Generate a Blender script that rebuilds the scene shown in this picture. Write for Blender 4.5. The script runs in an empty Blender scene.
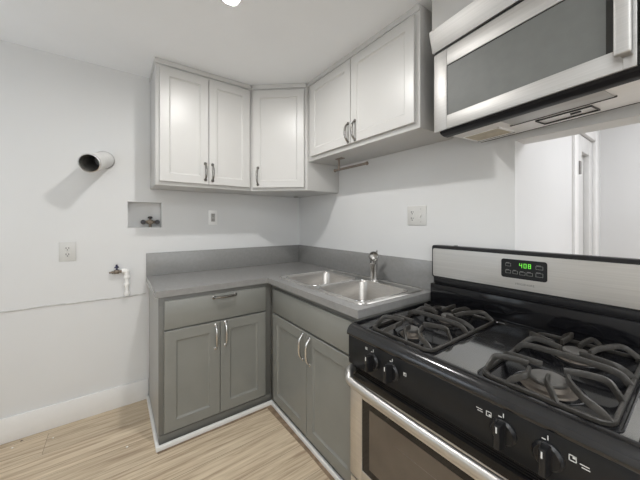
import bpy, bmesh, math, random
from mathutils import Vector, Matrix

random.seed(7)
S = bpy.context.scene
C = S.collection

# ------------------------------------------------------------------ camera
cam_d = bpy.data.cameras.new('camera')
cam = bpy.data.objects.new('camera', cam_d)
C.objects.link(cam)
cam_d.sensor_fit = 'HORIZONTAL'
cam_d.sensor_width = 36.0
cam_d.lens = 36.0 * 282.33 / 640.0
cam_d.shift_y = -(240.0 - 221.93) / 640.0
cam_d.clip_start = 0.02
cam.location = (-1.533, -2.469, 1.317)
cam.rotation_euler = (math.radians(90), 0, math.radians(-36.041))
S.camera = cam

# ------------------------------------------------------------------ world, exposure
W = bpy.data.worlds.new('world')
S.world = W
W.use_nodes = True
bg = W.node_tree.nodes['Background']
bg.inputs[0].default_value = (0.75, 0.82, 0.95, 1)
bg.inputs[1].default_value = 0.6
S.view_settings.view_transform = 'Standard'
S.view_settings.look = 'None'
S.view_settings.exposure = -0.52
S.view_settings.gamma = 1.0
S.view_settings.use_curve_mapping = False
H0 = 2.397
LAMP = 1420.0          # ceiling lamp diffuser, radiance
WIN_LEFT = 2.6        # daylight in the left wall window
FILL_FRONT = 2.4       # added fill glow behind the camera, shaped as a window
HALL_W = 31.0         # hall ceiling light, watts


def area(name, loc, rot, sx, sy, watts, col):
    l = bpy.data.lights.new(name, 'AREA')
    l.shape = 'RECTANGLE'; l.size = sx; l.size_y = sy; l.energy = watts; l.color = col
    o = bpy.data.objects.new(name, l)
    o.location = loc; o.rotation_euler = rot
    C.objects.link(o)
    return o


FILL_W = 42.0         # added soft fill light at the ceiling behind the camera, watts
area('fill_light', (-1.9, -3.0, H0 - 0.01), (0, 0, 0), 1.6, 1.2, FILL_W, (0.95, 0.98, 1.0))
area('hall_light', (0.95, -3.0, 2.36), (0, 0, 0), 0.8, 0.8, HALL_W, (0.98, 0.98, 1.0))

# ------------------------------------------------------------------ materials


def mat(name, col, rough=0.5, metal=0.0, noise=0.0, nscale=30.0, bump=0.0, bscale=60.0, spec=None, emit=None, estr=0.0,
        stretch=None, coat=0.0):
    m = bpy.data.materials.new(name)
    m.use_nodes = True
    nt = m.node_tree
    b = nt.nodes['Principled BSDF']
    b.inputs['Base Color'].default_value = (*col, 1)
    b.inputs['Roughness'].default_value = rough
    b.inputs['Metallic'].default_value = metal
    if spec is not None:
        b.inputs['Specular IOR Level'].default_value = spec
    if coat:
        b.inputs['Coat Weight'].default_value = coat
        b.inputs['Coat Roughness'].default_value = 0.1
    if emit:
        b.inputs['Emission Color'].default_value = (*emit, 1)
        b.inputs['Emission Strength'].default_value = estr
    tc = None
    if noise or bump:
        tc = nt.nodes.new('ShaderNodeTexCoord')
        src = tc.outputs['Object']
        if stretch:
            mp = nt.nodes.new('ShaderNodeMapping')
            mp.inputs['Scale'].default_value = stretch
            nt.links.new(src, mp.inputs['Vector'])
            src = mp.outputs['Vector']
    if noise:
        n = nt.nodes.new('ShaderNodeTexNoise')
        n.inputs['Scale'].default_value = nscale
        n.inputs['Detail'].default_value = 4
        nt.links.new(src, n.inputs['Vector'])
        r = nt.nodes.new('ShaderNodeValToRGB')
        r.color_ramp.elements[0].position = 0.3
        r.color_ramp.elements[1].position = 0.7
        r.color_ramp.elements[0].color = (*[max(0, c * (1 - noise)) for c in col], 1)
        r.color_ramp.elements[1].color = (*[min(1, c * (1 + noise)) for c in col], 1)
        nt.links.new(n.outputs['Fac'], r.inputs['Fac'])
        nt.links.new(r.outputs['Color'], b.inputs['Base Color'])
    if bump:
        n2 = nt.nodes.new('ShaderNodeTexNoise')
        n2.inputs['Scale'].default_value = bscale
        n2.inputs['Detail'].default_value = 3
        nt.links.new(src, n2.inputs['Vector'])
        bp = nt.nodes.new('ShaderNodeBump')
        bp.inputs['Strength'].default_value = bump
        bp.inputs['Distance'].default_value = 0.01
        nt.links.new(n2.outputs['Fac'], bp.inputs['Height'])
        nt.links.new(bp.outputs['Normal'], b.inputs['Normal'])
    return m


M = {}
M['wall'] = mat('wall_paint', (0.70, 0.702, 0.70), 0.6, noise=0.012, nscale=3, bump=0.04, bscale=9)
M['ceiling'] = mat('ceiling_paint', (0.90, 0.915, 0.935), 0.8, noise=0.01, nscale=4)
M['trim'] = mat('trim_paint', (0.80, 0.795, 0.785), 0.35, noise=0.01)
M['white'] = mat('white_cabinet_paint', (0.57, 0.563, 0.548), 0.34, bump=0.05, bscale=14, noise=0.008, nscale=6)
M['grey'] = mat('grey_cabinet_paint', (0.228, 0.230, 0.212), 0.36, noise=0.03, nscale=8, bump=0.03, bscale=14)
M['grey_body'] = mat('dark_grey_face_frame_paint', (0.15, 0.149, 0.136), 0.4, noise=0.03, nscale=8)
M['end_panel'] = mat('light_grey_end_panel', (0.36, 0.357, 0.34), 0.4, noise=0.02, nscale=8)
M['counter'] = mat('grey_laminate', (0.262, 0.259, 0.252), 0.22, noise=0.05, nscale=45, stretch=(1, 1, 1))
M['steel'] = mat('brushed_steel', (0.66, 0.65, 0.63), 0.30, 1.0, noise=0.05, nscale=40, stretch=(1, 0.05, 6))
M['mw_steel'] = mat('satin_steel', (0.50, 0.49, 0.475), 0.5, 0.85, noise=0.06, nscale=30, stretch=(1, 0.06, 8))
M['steel_door'] = mat('brushed_steel_door', (0.70, 0.68, 0.655), 0.34, 1.0, noise=0.05, nscale=30, stretch=(1, 0.04, 6))
M['handle_steel'] = mat('satin_handle_steel', (0.62, 0.605, 0.585), 0.40, 1.0, noise=0.04, nscale=30)
M['sink'] = mat('sink_steel', (0.50, 0.48, 0.455), 0.34, 1.0, noise=0.06, nscale=20, stretch=(1, 1, 8))
M['chrome'] = mat('chrome', (0.72, 0.71, 0.70), 0.12, 1.0)
M['nickel'] = mat('brushed_nickel', (0.60, 0.59, 0.575), 0.25, 1.0)
M['bronze'] = mat('antique_nickel', (0.27, 0.225, 0.19), 0.4, 0.7, noise=0.1)
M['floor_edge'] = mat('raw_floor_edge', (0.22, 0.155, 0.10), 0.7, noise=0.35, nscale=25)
M['dark_nickel'] = mat('satin_nickel_pull', (0.26, 0.25, 0.235), 0.22, 1.0)
M['black'] = mat('black_enamel', (0.006, 0.006, 0.007), 0.10, noise=0.1, nscale=20, spec=0.3)
M['cooktop'] = mat('black_cooktop_enamel', (0.012, 0.0118, 0.0115), 0.09)
M['cooktop'].node_tree.nodes['Principled BSDF'].inputs['IOR'].default_value = 4.2
M['front_enamel'] = mat('black_front_enamel', (0.008, 0.008, 0.009), 0.16, noise=0.1, nscale=20)
M['front_enamel'].node_tree.nodes['Principled BSDF'].inputs['IOR'].default_value = 1.65
M['black_panel'] = mat('black_satin_panel', (0.010, 0.0105, 0.0115), 0.34, noise=0.1, nscale=40, spec=0.3)
M['black_plastic'] = mat('black_plastic', (0.012, 0.012, 0.013), 0.3, noise=0.08, spec=0.35)
M['lip_plastic'] = mat('matt_black_plastic', (0.008, 0.008, 0.010), 0.45, noise=0.1, spec=0.25)
M['iron'] = mat('cast_iron', (0.034, 0.031, 0.027), 0.38, noise=0.25, nscale=60, bump=0.15, bscale=180)
M['burner_alu'] = mat('burner_aluminium', (0.15, 0.13, 0.11), 0.45, 0.7, noise=0.2, nscale=50)
M['burner_cap'] = mat('burner_cap_enamel', (0.10, 0.095, 0.088), 0.4, noise=0.2, nscale=40)
M['oven_glass'] = mat('oven_glass', (0.012, 0.010, 0.009), 0.07, noise=0.05, spec=0.4)
M['oven_inner'] = mat('oven_window_tint', (0.10, 0.080, 0.062), 0.10, noise=0.08, nscale=12, coat=0.3)
M['mw_glass'] = mat('microwave_glass', (0.13, 0.135, 0.128), 0.5, noise=0.04, nscale=30)
M['mw_dark'] = mat('microwave_dark_glass', (0.02, 0.02, 0.018), 0.08, noise=0.05)
M['mw_under'] = mat('microwave_painted_underside', (0.84, 0.83, 0.82), 0.35, noise=0.02)
M['lens'] = mat('frosted_light_lens', (0.50, 0.44, 0.33), 0.4, noise=0.12, nscale=25)
M['plate'] = mat('ivory_plate_plastic', (0.62, 0.615, 0.595), 0.35, noise=0.01)
M['plate_white'] = mat('white_plate_plastic', (0.86, 0.86, 0.85), 0.3, noise=0.01)
M['socket'] = mat('grey_receptacle_plastic', (0.40, 0.39, 0.37), 0.4, noise=0.02)
M['slot'] = mat('dark_slot', (0.03, 0.03, 0.03), 0.5, noise=0.02)
M['pvc'] = mat('white_pipe', (0.84, 0.83, 0.81), 0.35, noise=0.02)
M['brass'] = mat('aged_brass', (0.20, 0.165, 0.13), 0.4, 0.8, noise=0.2, nscale=80)
M['valve_dark'] = mat('dark_valve_handle', (0.035, 0.03, 0.035), 0.4, noise=0.1)
M['navy'] = mat('navy_valve_handle', (0.02, 0.02, 0.06), 0.4, noise=0.1)
M['duct_white'] = mat('white_duct_paint', (0.80, 0.79, 0.77), 0.45, noise=0.03, bump=0.1, bscale=30)
M['duct_metal'] = mat('duct_foil', (0.55, 0.54, 0.53), 0.28, 1.0, noise=0.15, nscale=40)
M['duct_inside'] = mat('duct_inside', (0.20, 0.195, 0.18), 0.6, noise=0.25, nscale=30)
M['cable'] = mat('grey_cable_sheath', (0.58, 0.575, 0.56), 0.6, noise=0.15, nscale=40)
M['green_led'] = mat('green_led', (0.1, 0.6, 0.05), 0.4, emit=(0.30, 1.0, 0.10), estr=0.6)
M['print'] = mat('white_print', (0.72, 0.72, 0.70), 0.5, noise=0.02)
M['grey_print'] = mat('grey_print', (0.22, 0.22, 0.215), 0.5, noise=0.02)
M['chip'] = mat('paint_chip', (0.85, 0.84, 0.80), 0.6, noise=0.05)
M['dirt'] = mat('dark_crumb', (0.10, 0.07, 0.05), 0.7, noise=0.1)
M['lamp'] = mat('lamp_diffuser', (0.9, 0.9, 0.9), 0.5, emit=(1.0, 0.985, 0.96), estr=LAMP)
M['sky_left'] = mat('daylight_pane_left', (0.8, 0.8, 0.8), 0.5, emit=(0.80, 0.90, 1.0), estr=WIN_LEFT)
M['fill_front'] = mat('fill_pane_front', (0.8, 0.8, 0.8), 0.5, emit=(0.95, 0.98, 1.0), estr=FILL_FRONT)  # glow of the added fill window, not a known daylight source
M['door_paint'] = mat('hall_door_paint', (0.66, 0.66, 0.65), 0.4, noise=0.01)
M['hinge'] = mat('hinge_metal', (0.30, 0.29, 0.28), 0.4, 0.8, noise=0.1)


def floor_mat():
    m = bpy.data.materials.new('oak_planks')
    m.use_nodes = True
    nt = m.node_tree
    b = nt.nodes['Principled BSDF']
    L = nt.links.new
    tc = nt.nodes.new('ShaderNodeTexCoord')
    br = nt.nodes.new('ShaderNodeTexBrick')
    br.offset = 0.1
    br.inputs['Color1'].default_value = (0.0, 0, 0, 1)
    br.inputs['Color2'].default_value = (1, 1, 1, 1)
    br.inputs['Mortar'].default_value = (0.5, 0.5, 0.5, 1)
    br.inputs['Scale'].default_value = 1.0
    br.inputs['Brick Width'].default_value = 2.44
    br.inputs['Row Height'].default_value = 0.20
    br.inputs['Mortar Size'].default_value = 0.0012
    br.inputs['Mortar Smooth'].default_value = 0.2
    mp0 = nt.nodes.new('ShaderNodeMapping')
    mp0.inputs['Location'].default_value = (1.865, 0.055, 0)
    L(tc.outputs['Object'], mp0.inputs['Vector'])
    L(mp0.outputs['Vector'], br.inputs['Vector'])
    # long grain, offset per plank
    mp = nt.nodes.new('ShaderNodeMapping')
    mp.inputs['Scale'].default_value = (0.9, 17.0, 1.0)
    add = nt.nodes.new('ShaderNodeVectorMath'); add.operation = 'ADD'
    sc = nt.nodes.new('ShaderNodeVectorMath'); sc.operation = 'SCALE'
    sc.inputs['Scale'].default_value = 7.0
    L(br.outputs['Color'], sc.inputs[0])
    L(tc.outputs['Object'], mp.inputs['Vector'])
    L(mp.outputs['Vector'], add.inputs[0])
    L(sc.outputs['Vector'], add.inputs[1])
    n = nt.nodes.new('ShaderNodeTexNoise')
    n.inputs['Scale'].default_value = 2.2
    n.inputs['Detail'].default_value = 6
    n.inputs['Roughness'].default_value = 0.62
    n.inputs['Distortion'].default_value = 1.3
    L(add.outputs['Vector'], n.inputs['Vector'])
    r = nt.nodes.new('ShaderNodeValToRGB')
    e = r.color_ramp.elements
    e[0].position = 0.30; e[0].color = (0.36, 0.262, 0.175, 1)
    e[1].position = 0.72; e[1].color = (0.75, 0.635, 0.475, 1)
    k = r.color_ramp.elements.new(0.5); k.color = (0.60, 0.485, 0.345, 1)
    L(n.outputs['Fac'], r.inputs['Fac'])
    # fine pores
    mp2 = nt.nodes.new('ShaderNodeMapping')
    mp2.inputs['Scale'].default_value = (4.0, 110.0, 1.0)
    L(tc.outputs['Object'], mp2.inputs['Vector'])
    n2 = nt.nodes.new('ShaderNodeTexNoise')
    n2.inputs['Scale'].default_value = 2.0
    n2.inputs['Detail'].default_value = 3
    L(mp2.outputs['Vector'], n2.inputs['Vector'])
    mx = nt.nodes.new('ShaderNodeMixRGB'); mx.blend_type = 'OVERLAY'
    mx.inputs['Fac'].default_value = 0.28
    L(r.outputs['Color'], mx.inputs['Color1'])
    L(n2.outputs['Fac'], mx.inputs['Color2'])
    # plank tone
    tone = nt.nodes.new('ShaderNodeMixRGB'); tone.blend_type = 'MULTIPLY'
    tone.inputs['Fac'].default_value = 0.14
    L(mx.outputs['Color'], tone.inputs['Color1'])
    L(br.outputs['Color'], tone.inputs['Color2'])
    seam = nt.nodes.new('ShaderNodeMixRGB')
    seam.inputs['Color2'].default_value = (0.22, 0.16, 0.11, 1)
    L(br.outputs['Fac'], seam.inputs['Fac'])
    L(tone.outputs['Color'], seam.inputs['Color1'])
    L(seam.outputs['Color'], b.inputs['Base Color'])
    b.inputs['Roughness'].default_value = 0.42
    return m


M['floor'] = floor_mat()

# ------------------------------------------------------------------ mesh helpers


class Fr:
    """A local frame: u along, v up, w outward."""

    def __init__(s, O, U, V=(0, 0, 1), Wd=None):
        s.O = Vector(O); s.U = Vector(U).normalized(); s.V = Vector(V).normalized()
        s.W = Vector(Wd).normalized() if Wd else s.U.cross(s.V)

    def p(s, u, v, w):
        return s.O + s.U * u + s.V * v + s.W * w


WORLD = Fr((0, 0, 0), (1, 0, 0), (0, 1, 0), (0, 0, 1))


class MB:
    def __init__(s):
        s.bm = bmesh.new()

    def merge(s, b2):
        me = bpy.data.meshes.new('tmp')
        b2.to_mesh(me); b2.free()
        s.bm.from_mesh(me)
        bpy.data.meshes.remove(me)
        return s

    def box(s, a, b, bev=0.0, fr=WORLD, seg=2):
        b2 = bmesh.new()
        lo = [min(a[i], b[i]) for i in range(3)]; hi = [max(a[i], b[i]) for i in range(3)]
        vs = [b2.verts.new(fr.p(*[(lo, hi)[(k >> i) & 1][i] for i in range(3)])) for k in range(8)]
        for f in ((0, 2, 3, 1), (4, 5, 7, 6), (0, 1, 5, 4), (2, 6, 7, 3), (0, 4, 6, 2), (1, 3, 7, 5)):
            b2.faces.new([vs[i] for i in f])
        bmesh.ops.recalc_face_normals(b2, faces=b2.faces)
        if bev > 0:
            bmesh.ops.bevel(b2, geom=list(b2.edges), offset=bev, segments=seg, affect='EDGES', profile=0.5)
        return s.merge(b2)

    def prism(s, pts, d, bev=0.0):
        """closed polygon pts (3-D, planar) extruded by vector d"""
        b2 = bmesh.new()
        d = Vector(d)
        lo = [b2.verts.new(Vector(p)) for p in pts]
        hi = [b2.verts.new(Vector(p) + d) for p in pts]
        n = len(pts)
        b2.faces.new(lo); b2.faces.new(hi[::-1])
        for i in range(n):
            b2.faces.new((lo[i], lo[(i + 1) % n], hi[(i + 1) % n], hi[i]))
        bmesh.ops.recalc_face_normals(b2, faces=b2.faces)
        if bev > 0:
            bmesh.ops.bevel(b2, geom=list(b2.edges), offset=bev, segments=2, affect='EDGES', profile=0.5)
        return s.merge(b2)

    def loft(s, loops, cap0=True, cap1=True):
        b2 = bmesh.new()
        rs = [[b2.verts.new(Vector(p)) for p in lp] for lp in loops]
        n = len(rs[0])
        for a, b in zip(rs, rs[1:]):
            for i in range(n):
                b2.faces.new((a[i], a[(i + 1) % n], b[(i + 1) % n], b[i]))
        if cap0: b2.faces.new(rs[0][::-1])
        if cap1: b2.faces.new(rs[-1])
        bmesh.ops.recalc_face_normals(b2, faces=b2.faces)
        return s.merge(b2)

    def tube(s, pts, r, seg=10, flat=1.0, up=None):
        pts = [Vector(p) for p in pts]
        loops = []
        nrm = None
        for i, p in enumerate(pts):
            t = (pts[min(i + 1, len(pts) - 1)] - pts[max(i - 1, 0)]).normalized()
            if nrm is None:
                ref = Vector(up) if up else (Vector((0, 0, 1)) if abs(t.z) < 0.9 else Vector((1, 0, 0)))
                nrm = (ref - t * ref.dot(t)).normalized()
            else:
                nrm = (nrm - t * nrm.dot(t)).normalized()
            bn = t.cross(nrm)
            rr = r[i] if isinstance(r, (list, tuple)) else r
            loops.append([p + nrm * (rr * flat * math.cos(2 * math.pi * k / seg)) + bn * (rr * math.sin(2 * math.pi * k / seg)) for k in range(seg)])
        return s.loft(loops)

    def blade(s, pts, w, h):
        """a bar of rounded rectangular section standing upright along a path"""
        pts = [Vector(p) for p in pts]
        prof = [(-.5, -.5), (.5, -.5), (.5, .28), (.3, .5), (-.3, .5), (-.5, .28)]
        loops = []
        for i, p in enumerate(pts):
            t = (pts[min(i + 1, len(pts) - 1)] - pts[max(i - 1, 0)]).normalized()
            flat = Vector((t.x, t.y, 0))
            side = Vector((0, 0, 1)).cross(flat).normalized() if flat.length > 1e-4 else Vector((1, 0, 0))
            upv = t.cross(side) * -1
            if upv.z < 0: upv = -upv
            loops.append([p + side * (a * w) + upv * (b * h) for a, b in prof])
        return s.loft(loops)

    def cyl(s, a, b, r, r2=None, seg=24):
        return s.tube([a, b], [r, r if r2 is None else r2], seg)

    def lathe(s, c, prof, axis=(0, 0, 1), seg=28, caps=True):
        """prof: list of (radius, height along axis)"""
        ax = Vector(axis).normalized()
        ref = Vector((1, 0, 0)) if abs(ax.x) < 0.9 else Vector((0, 1, 0))
        e1 = (ref - ax * ref.dot(ax)).normalized(); e2 = ax.cross(e1)
        c = Vector(c)
        loops = [[c + ax * h + (e1 * math.cos(2 * math.pi * k / seg) + e2 * math.sin(2 * math.pi * k / seg)) * max(r, 1e-4) for k in range(seg)] for r, h in prof]
        return s.loft(loops, caps, caps)


def rrect(u0, u1, v0, v1, r, n=5):
    pts = []
    for cx, cy, a0 in ((u1 - r, v1 - r, 0), (u0 + r, v1 - r, 90), (u0 + r, v0 + r, 180), (u1 - r, v0 + r, 270)):
        for k in range(n + 1):
            a = math.radians(a0 + 90 * k / n)
            pts.append((cx + r * math.cos(a), cy + r * math.sin(a)))
    return pts


def spline(pts, n=6):
    P = [Vector(p) for p in pts]
    P = [P[0] * 2 - P[1]] + P + [P[-1] * 2 - P[-2]]
    out = []
    for i in range(1, len(P) - 2):
        for k in range(n):
            t = k / n
            a, b, c, d = P[i - 1:i + 3]
            out.append(0.5 * ((2 * b) + (c - a) * t + (2 * a - 5 * b + 4 * c - d) * t * t + (3 * b - a - 3 * c + d) * t ** 3))
    out.append(P[-2])
    return out


ROOT = {}


def obj(name, mb, m, parent=None, local=False, label=None):
    bm = mb.bm
    if parent is not None and not local:
        bm.transform(ROOT[parent.name].inverted())
    ang = math.radians(32)
    for f in bm.faces:
        f.smooth = True
    for e in bm.edges:
        if len(e.link_faces) != 2 or e.calc_face_angle(3.2) > ang:
            e.smooth = False
    me = bpy.data.meshes.new(name)
    bm.to_mesh(me); bm.free()
    me.materials.append(M[m])
    o = bpy.data.objects.new(name, me)
    C.objects.link(o)
    if parent is not None:
        o.parent = parent
        ROOT[o.name] = ROOT[parent.name]
    else:
        ROOT[o.name] = Matrix.Identity(4)
    if label:
        o['label'] = label
    return o


def thing(name, label, cat, loc=(0, 0, 0), rotz=0.0, group=None):
    o = bpy.data.objects.new(name, None)
    C.objects.link(o)
    o.empty_display_size = 0.05
    o.location = loc
    o.rotation_euler = (0, 0, rotz)
    o['label'] = label
    o['category'] = cat
    if group:
        o['group'] = group
    ROOT[o.name] = Matrix.Translation(Vector(loc)) @ Matrix.Rotation(rotz, 4, 'Z')
    return o


def tag(o, label, cat, group=None):
    o['label'] = label; o['category'] = cat
    if group: o['group'] = group
    return o


def struct(name, mb, m):
    o = obj(name, mb, m)
    o['kind'] = 'structure'
    return o


# ------------------------------------------------------------------ the room
XL, YF, H = -3.05, -4.0, 2.397
XH = 1.80            # far wall of the hall
T = 0.12
NX0, NX1, NZ0, NZ1 = -1.457, -1.240, 1.276, 1.464      # recess in the back wall
OY0, OY1, OZ0, OZ1 = -2.95, -1.931, 0.95, 1.703        # opening in the right wall

struct('floor', MB().box((XL - T, YF - T, -0.08), (XH + T, T, 0)), 'floor')
struct('ceiling', MB().box((XL - T, YF - T, H), (XH + T, T, H + 0.08)), 'ceiling')

w = MB()
w.box((XL - T, 0, 0), (NX0, T, H)).box((NX1, 0, 0), (0, T, H))
w.box((NX0, 0, 0), (NX1, T, NZ0)).box((NX0, 0, NZ1), (NX1, T, H)).box((NX0, 0.085, NZ0), (NX1, T, NZ1))
struct('wall_back', w, 'wall')

w = MB()
w.box((0, OY1, 0), (T, T, H)).box((0, YF, 0), (T, OY0, H))
w.box((0, OY0, 0), (T, OY1, OZ0)).box((0, OY0, OZ1), (T, OY1, H))
struct('wall_right', w, 'wall')

# left wall with a daylit window (out of the picture, seen in the stove's reflections)
LY0, LY1, LZ0, LZ1 = -1.12, -0.14, 1.00, 2.15
w = MB()
w.box((XL - T, YF, 0), (XL, LY0, H)).box((XL - T, LY1, 0), (XL, 0, H))
w.box((XL - T, LY0, 0), (XL, LY1, LZ0)).box((XL - T, LY0, LZ1), (XL, LY1, H))
struct('wall_left', w, 'wall')
f = MB()
for a, b in (((LY0, LZ0), (LY0 + .05, LZ1)), ((LY1 - .05, LZ0), (LY1, LZ1)), ((LY0, LZ0), (LY1, LZ0 + .05)), ((LY0, LZ1 - .05), (LY1, LZ1)),
             ((-0.78, LZ0), (-0.72, LZ1))):
    f.box((XL - 0.09, a[0], a[1]), (XL - 0.02, b[0], b[1]))
wf = struct('window_1', f, 'trim')
p = obj('pane', MB().box((XL - 0.075, LY0 + .02, LZ0 + .02), (XL - 0.07, LY1 - .02, LZ1 - .02)), 'sky_left', wf)

# front wall behind the camera with an added glowing window as fill light
FX0, FX1, FZ0, FZ1 = -2.75, -0.45, 0.75, 2.15
w = MB()
w.box((XL - T, YF - T, 0), (FX0, YF, H)).box((FX1, YF - T, 0), (XH + T, YF, H))
w.box((FX0, YF - T, 0), (FX1, YF, FZ0)).box((FX0, YF - T, FZ1), (FX1, YF, H))
struct('wall_front', w, 'wall')
f = MB()
for a, b in (((FX0, FZ0), (FX0 + .05, FZ1)), ((FX1 - .05, FZ0), (FX1, FZ1)), ((FX0, FZ0), (FX1, FZ0 + .05)), ((FX0, FZ1 - .05), (FX1, FZ1)),
             (((FX0 + FX1) / 2 - .03, FZ0), ((FX0 + FX1) / 2 + .03, FZ1))):
    f.box((a[0], YF - 0.09, a[1]), (b[0], YF - 0.02, b[1]))
wf = struct('fill_window_2', f, 'trim')
obj('pane', MB().box((FX0 + .02, YF - 0.075, FZ0 + .02), (FX1 - .02, YF - 0.07, FZ1 - .02)), 'fill_front', wf)

# the hall beyond the opening
DX0, DX1, DZ = 1.035, 1.545, 1.955
w = MB()
w.box((T, OY1, 0), (DX0, OY1 + 0.1, H)).box((DX1, OY1, 0), (XH, OY1 + 0.1, H)).box((DX0, OY1, DZ), (DX1, OY1 + 0.1, H))
struct('wall_hall', w, 'wall')
struct('wall_far', MB().box((XH, YF, 0), (XH + T, T, H)), 'wall')
# door casing, jamb and the door leaf set back in it
t = MB()
for a, b in (((DX0 - 0.085, 0), (DX0, DZ + 0.085)), ((DX1, 0), (DX1 + 0.085, DZ + 0.085)), ((DX0, DZ), (DX1, DZ + 0.085))):
    t.box((a[0], OY1 - 0.018, a[1]), (b[0], OY1 + 0.001, b[1]), 0.004)
struct('trim_2', t, 'trim')
d = MB()
d.box((DX0, OY1 + 0.040, 0.01), (DX1, OY1 + 0.09, DZ))
d.box((DX0, OY1 + 0.006, 0.01), (DX0 + 0.20, OY1 + 0.040, DZ - 0.004), 0.003)
d.box((DX1 - 0.09, OY1 + 0.006, 0.01), (DX1, OY1 + 0.040, DZ - 0.004), 0.003)
d.box((DX0 + .20, OY1 + 0.006, DZ - 0.12), (DX1 - .09, OY1 + 0.040, DZ - 0.004), 0.003)
dr = struct('door_1', d, 'door_paint')
obj('hinge', MB().box((DX0 - 0.004, OY1 - 0.026, 1.645), (DX0 + 0.034, OY1 + 0.006, 1.735), 0.003), 'hinge', dr)

# baseboard and the white shoe moulding round the base cabinets
b = MB()
b.box((XL, -0.014, 0), (-1.33, 0, 0.148), 0.003)
struct('baseboard_back', b, 'trim')
struct('baseboard_left', MB().box((XL, YF, 0), (XL + 0.014, -0.014, 0.148), 0.003), 'trim')

BX, BYF, RXF = -1.324, -0.582, -0.606     # base cabinets: left side, back run face, right run face
YS = -1.535                                # where the range begins
a_, b_ = BX - 0.001, BX - 0.018
y1_, y2_ = BYF - 0.021, BYF - 0.038
x1_, x2_ = RXF - 0.001, RXF - 0.017
t = MB().prism([(a_, -0.015, 0), (b_, -0.015, 0), (b_, y2_, 0), (x2_, y2_, 0), (x2_, YS + 0.01, 0), (x1_, YS + 0.01, 0), (x1_, y1_, 0), (a_, y1_, 0)], (0, 0, 0.027), 0.003)
struct('trim_1', t, 'trim')
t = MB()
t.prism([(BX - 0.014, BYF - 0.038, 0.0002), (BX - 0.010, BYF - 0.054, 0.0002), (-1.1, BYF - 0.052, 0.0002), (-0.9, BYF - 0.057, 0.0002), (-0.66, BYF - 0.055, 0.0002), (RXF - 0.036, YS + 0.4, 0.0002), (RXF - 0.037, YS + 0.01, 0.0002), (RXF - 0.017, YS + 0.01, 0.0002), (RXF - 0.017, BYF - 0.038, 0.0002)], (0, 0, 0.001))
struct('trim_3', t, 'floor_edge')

# ------------------------------------------------------------------ ceiling lamp
lx, ly = -1.083, -1.122
t = thing('ceiling_light', 'round bright flush ceiling light above the kitchen floor', 'ceiling light', (lx, ly, H))
obj('lamp_rim', MB().lathe((lx, ly, H), [(0.050, 0), (0.050, -0.008), (0.044, -0.010), (0.0365, -0.008), (0.0365, 0.0)], (0, 0, 1), 40), 'trim', t)
obj('diffuser', MB().lathe((lx, ly, H - 0.0005), [(0.036, 0), (0.036, -0.004), (0.028, -0.005), (0.001, -0.0055)], (0, 0, 1), 40), 'lamp', t)

# ------------------------------------------------------------------ cabinets


def shaker(fr, u0, u1, v0, v1, w0, t=0.02, rail=0.055, rec=0.009, chamfer=0.010):
    """returns (frame MB, panel MB) of a recessed panel door lying on the plane w0"""
    b2 = bmesh.new()
    w1 = w0 + t
    e = 0.0018

    def ring(i, w):
        return [b2.verts.new(fr.p(a, b, w)) for a, b in ((u0 + i, v0 + i), (u1 - i, v0 + i), (u1 - i, v1 - i), (u0 + i, v1 - i))]
    rs = [ring(0, w0), ring(0, w1 - e), ring(e, w1), ring(rail, w1), ring(rail + chamfer * 0.25, w1 - rec * 0.55), ring(rail + chamfer, w1 - rec)]
    for a, b in zip(rs, rs[1:]):
        for k in range(4):
            b2.faces.new((a[k], a[(k + 1) % 4], b[(k + 1) % 4], b[k]))
    b2.faces.new(rs[0])
    bmesh.ops.recalc_face_normals(b2, faces=b2.faces)
    mb = MB().merge(b2)
    i = rail + chamfer
    pn = MB().box((u0 + i, v0 + i, w1 - rec - 0.006), (u1 - i, v1 - i, w1 - rec), 0, fr)
    return mb, pn


def bow(fr, u, v, w, length, vertical=True, h=0.026, r=0.0066, ex=3.4):
    """a bowed bar pull with two feet"""
    mb = MB()
    pts = []
    n = 14
    for k in range(n + 1):
        s = k / n
        a = (s - 0.5) * length
        d = h * (1 - abs(2 * s - 1) ** ex) + 0.001
        pts.append(fr.p(u, v + a, w + d) if vertical else fr.p(u + a, v, w + d))
    rad = [r * (0.85 + 0.35 * math.sin(math.pi * k / n)) for k in range(n + 1)]
    mb.tube(pts, rad, 10)
    for s in (-0.5, 0.5):
        a = fr.p(u, v + s * length, w) if vertical else fr.p(u + s * length, v, w)
        mb.lathe(a, [(r * 1.7, 0.0), (r * 1.7, 0.003), (r * 1.0, 0.006)], fr.W, 14)
    return mb


def door(fr, parent, m, u0, u1, v0, v1, w0, hu=None, hv=None, hl=0.115, rail=0.055, hm='nickel'):
    a, b = shaker(fr, u0, u1, v0, v1, w0, rail=rail)
    d = obj('door', a, m, parent)
    obj('door_panel', b, m, d)
    if hu is not None:
        obj('handle', bow(fr, hu, hv, w0 + 0.02, hl), hm, d)
    return d


ZU, ZT = 1.563, 2.385
WB = 0.335     # depth of the left upper cabinet body
DL, DR = (-0.657, -WB), (-0.320, -0.634)    # the corner cabinet's front corners

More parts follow.
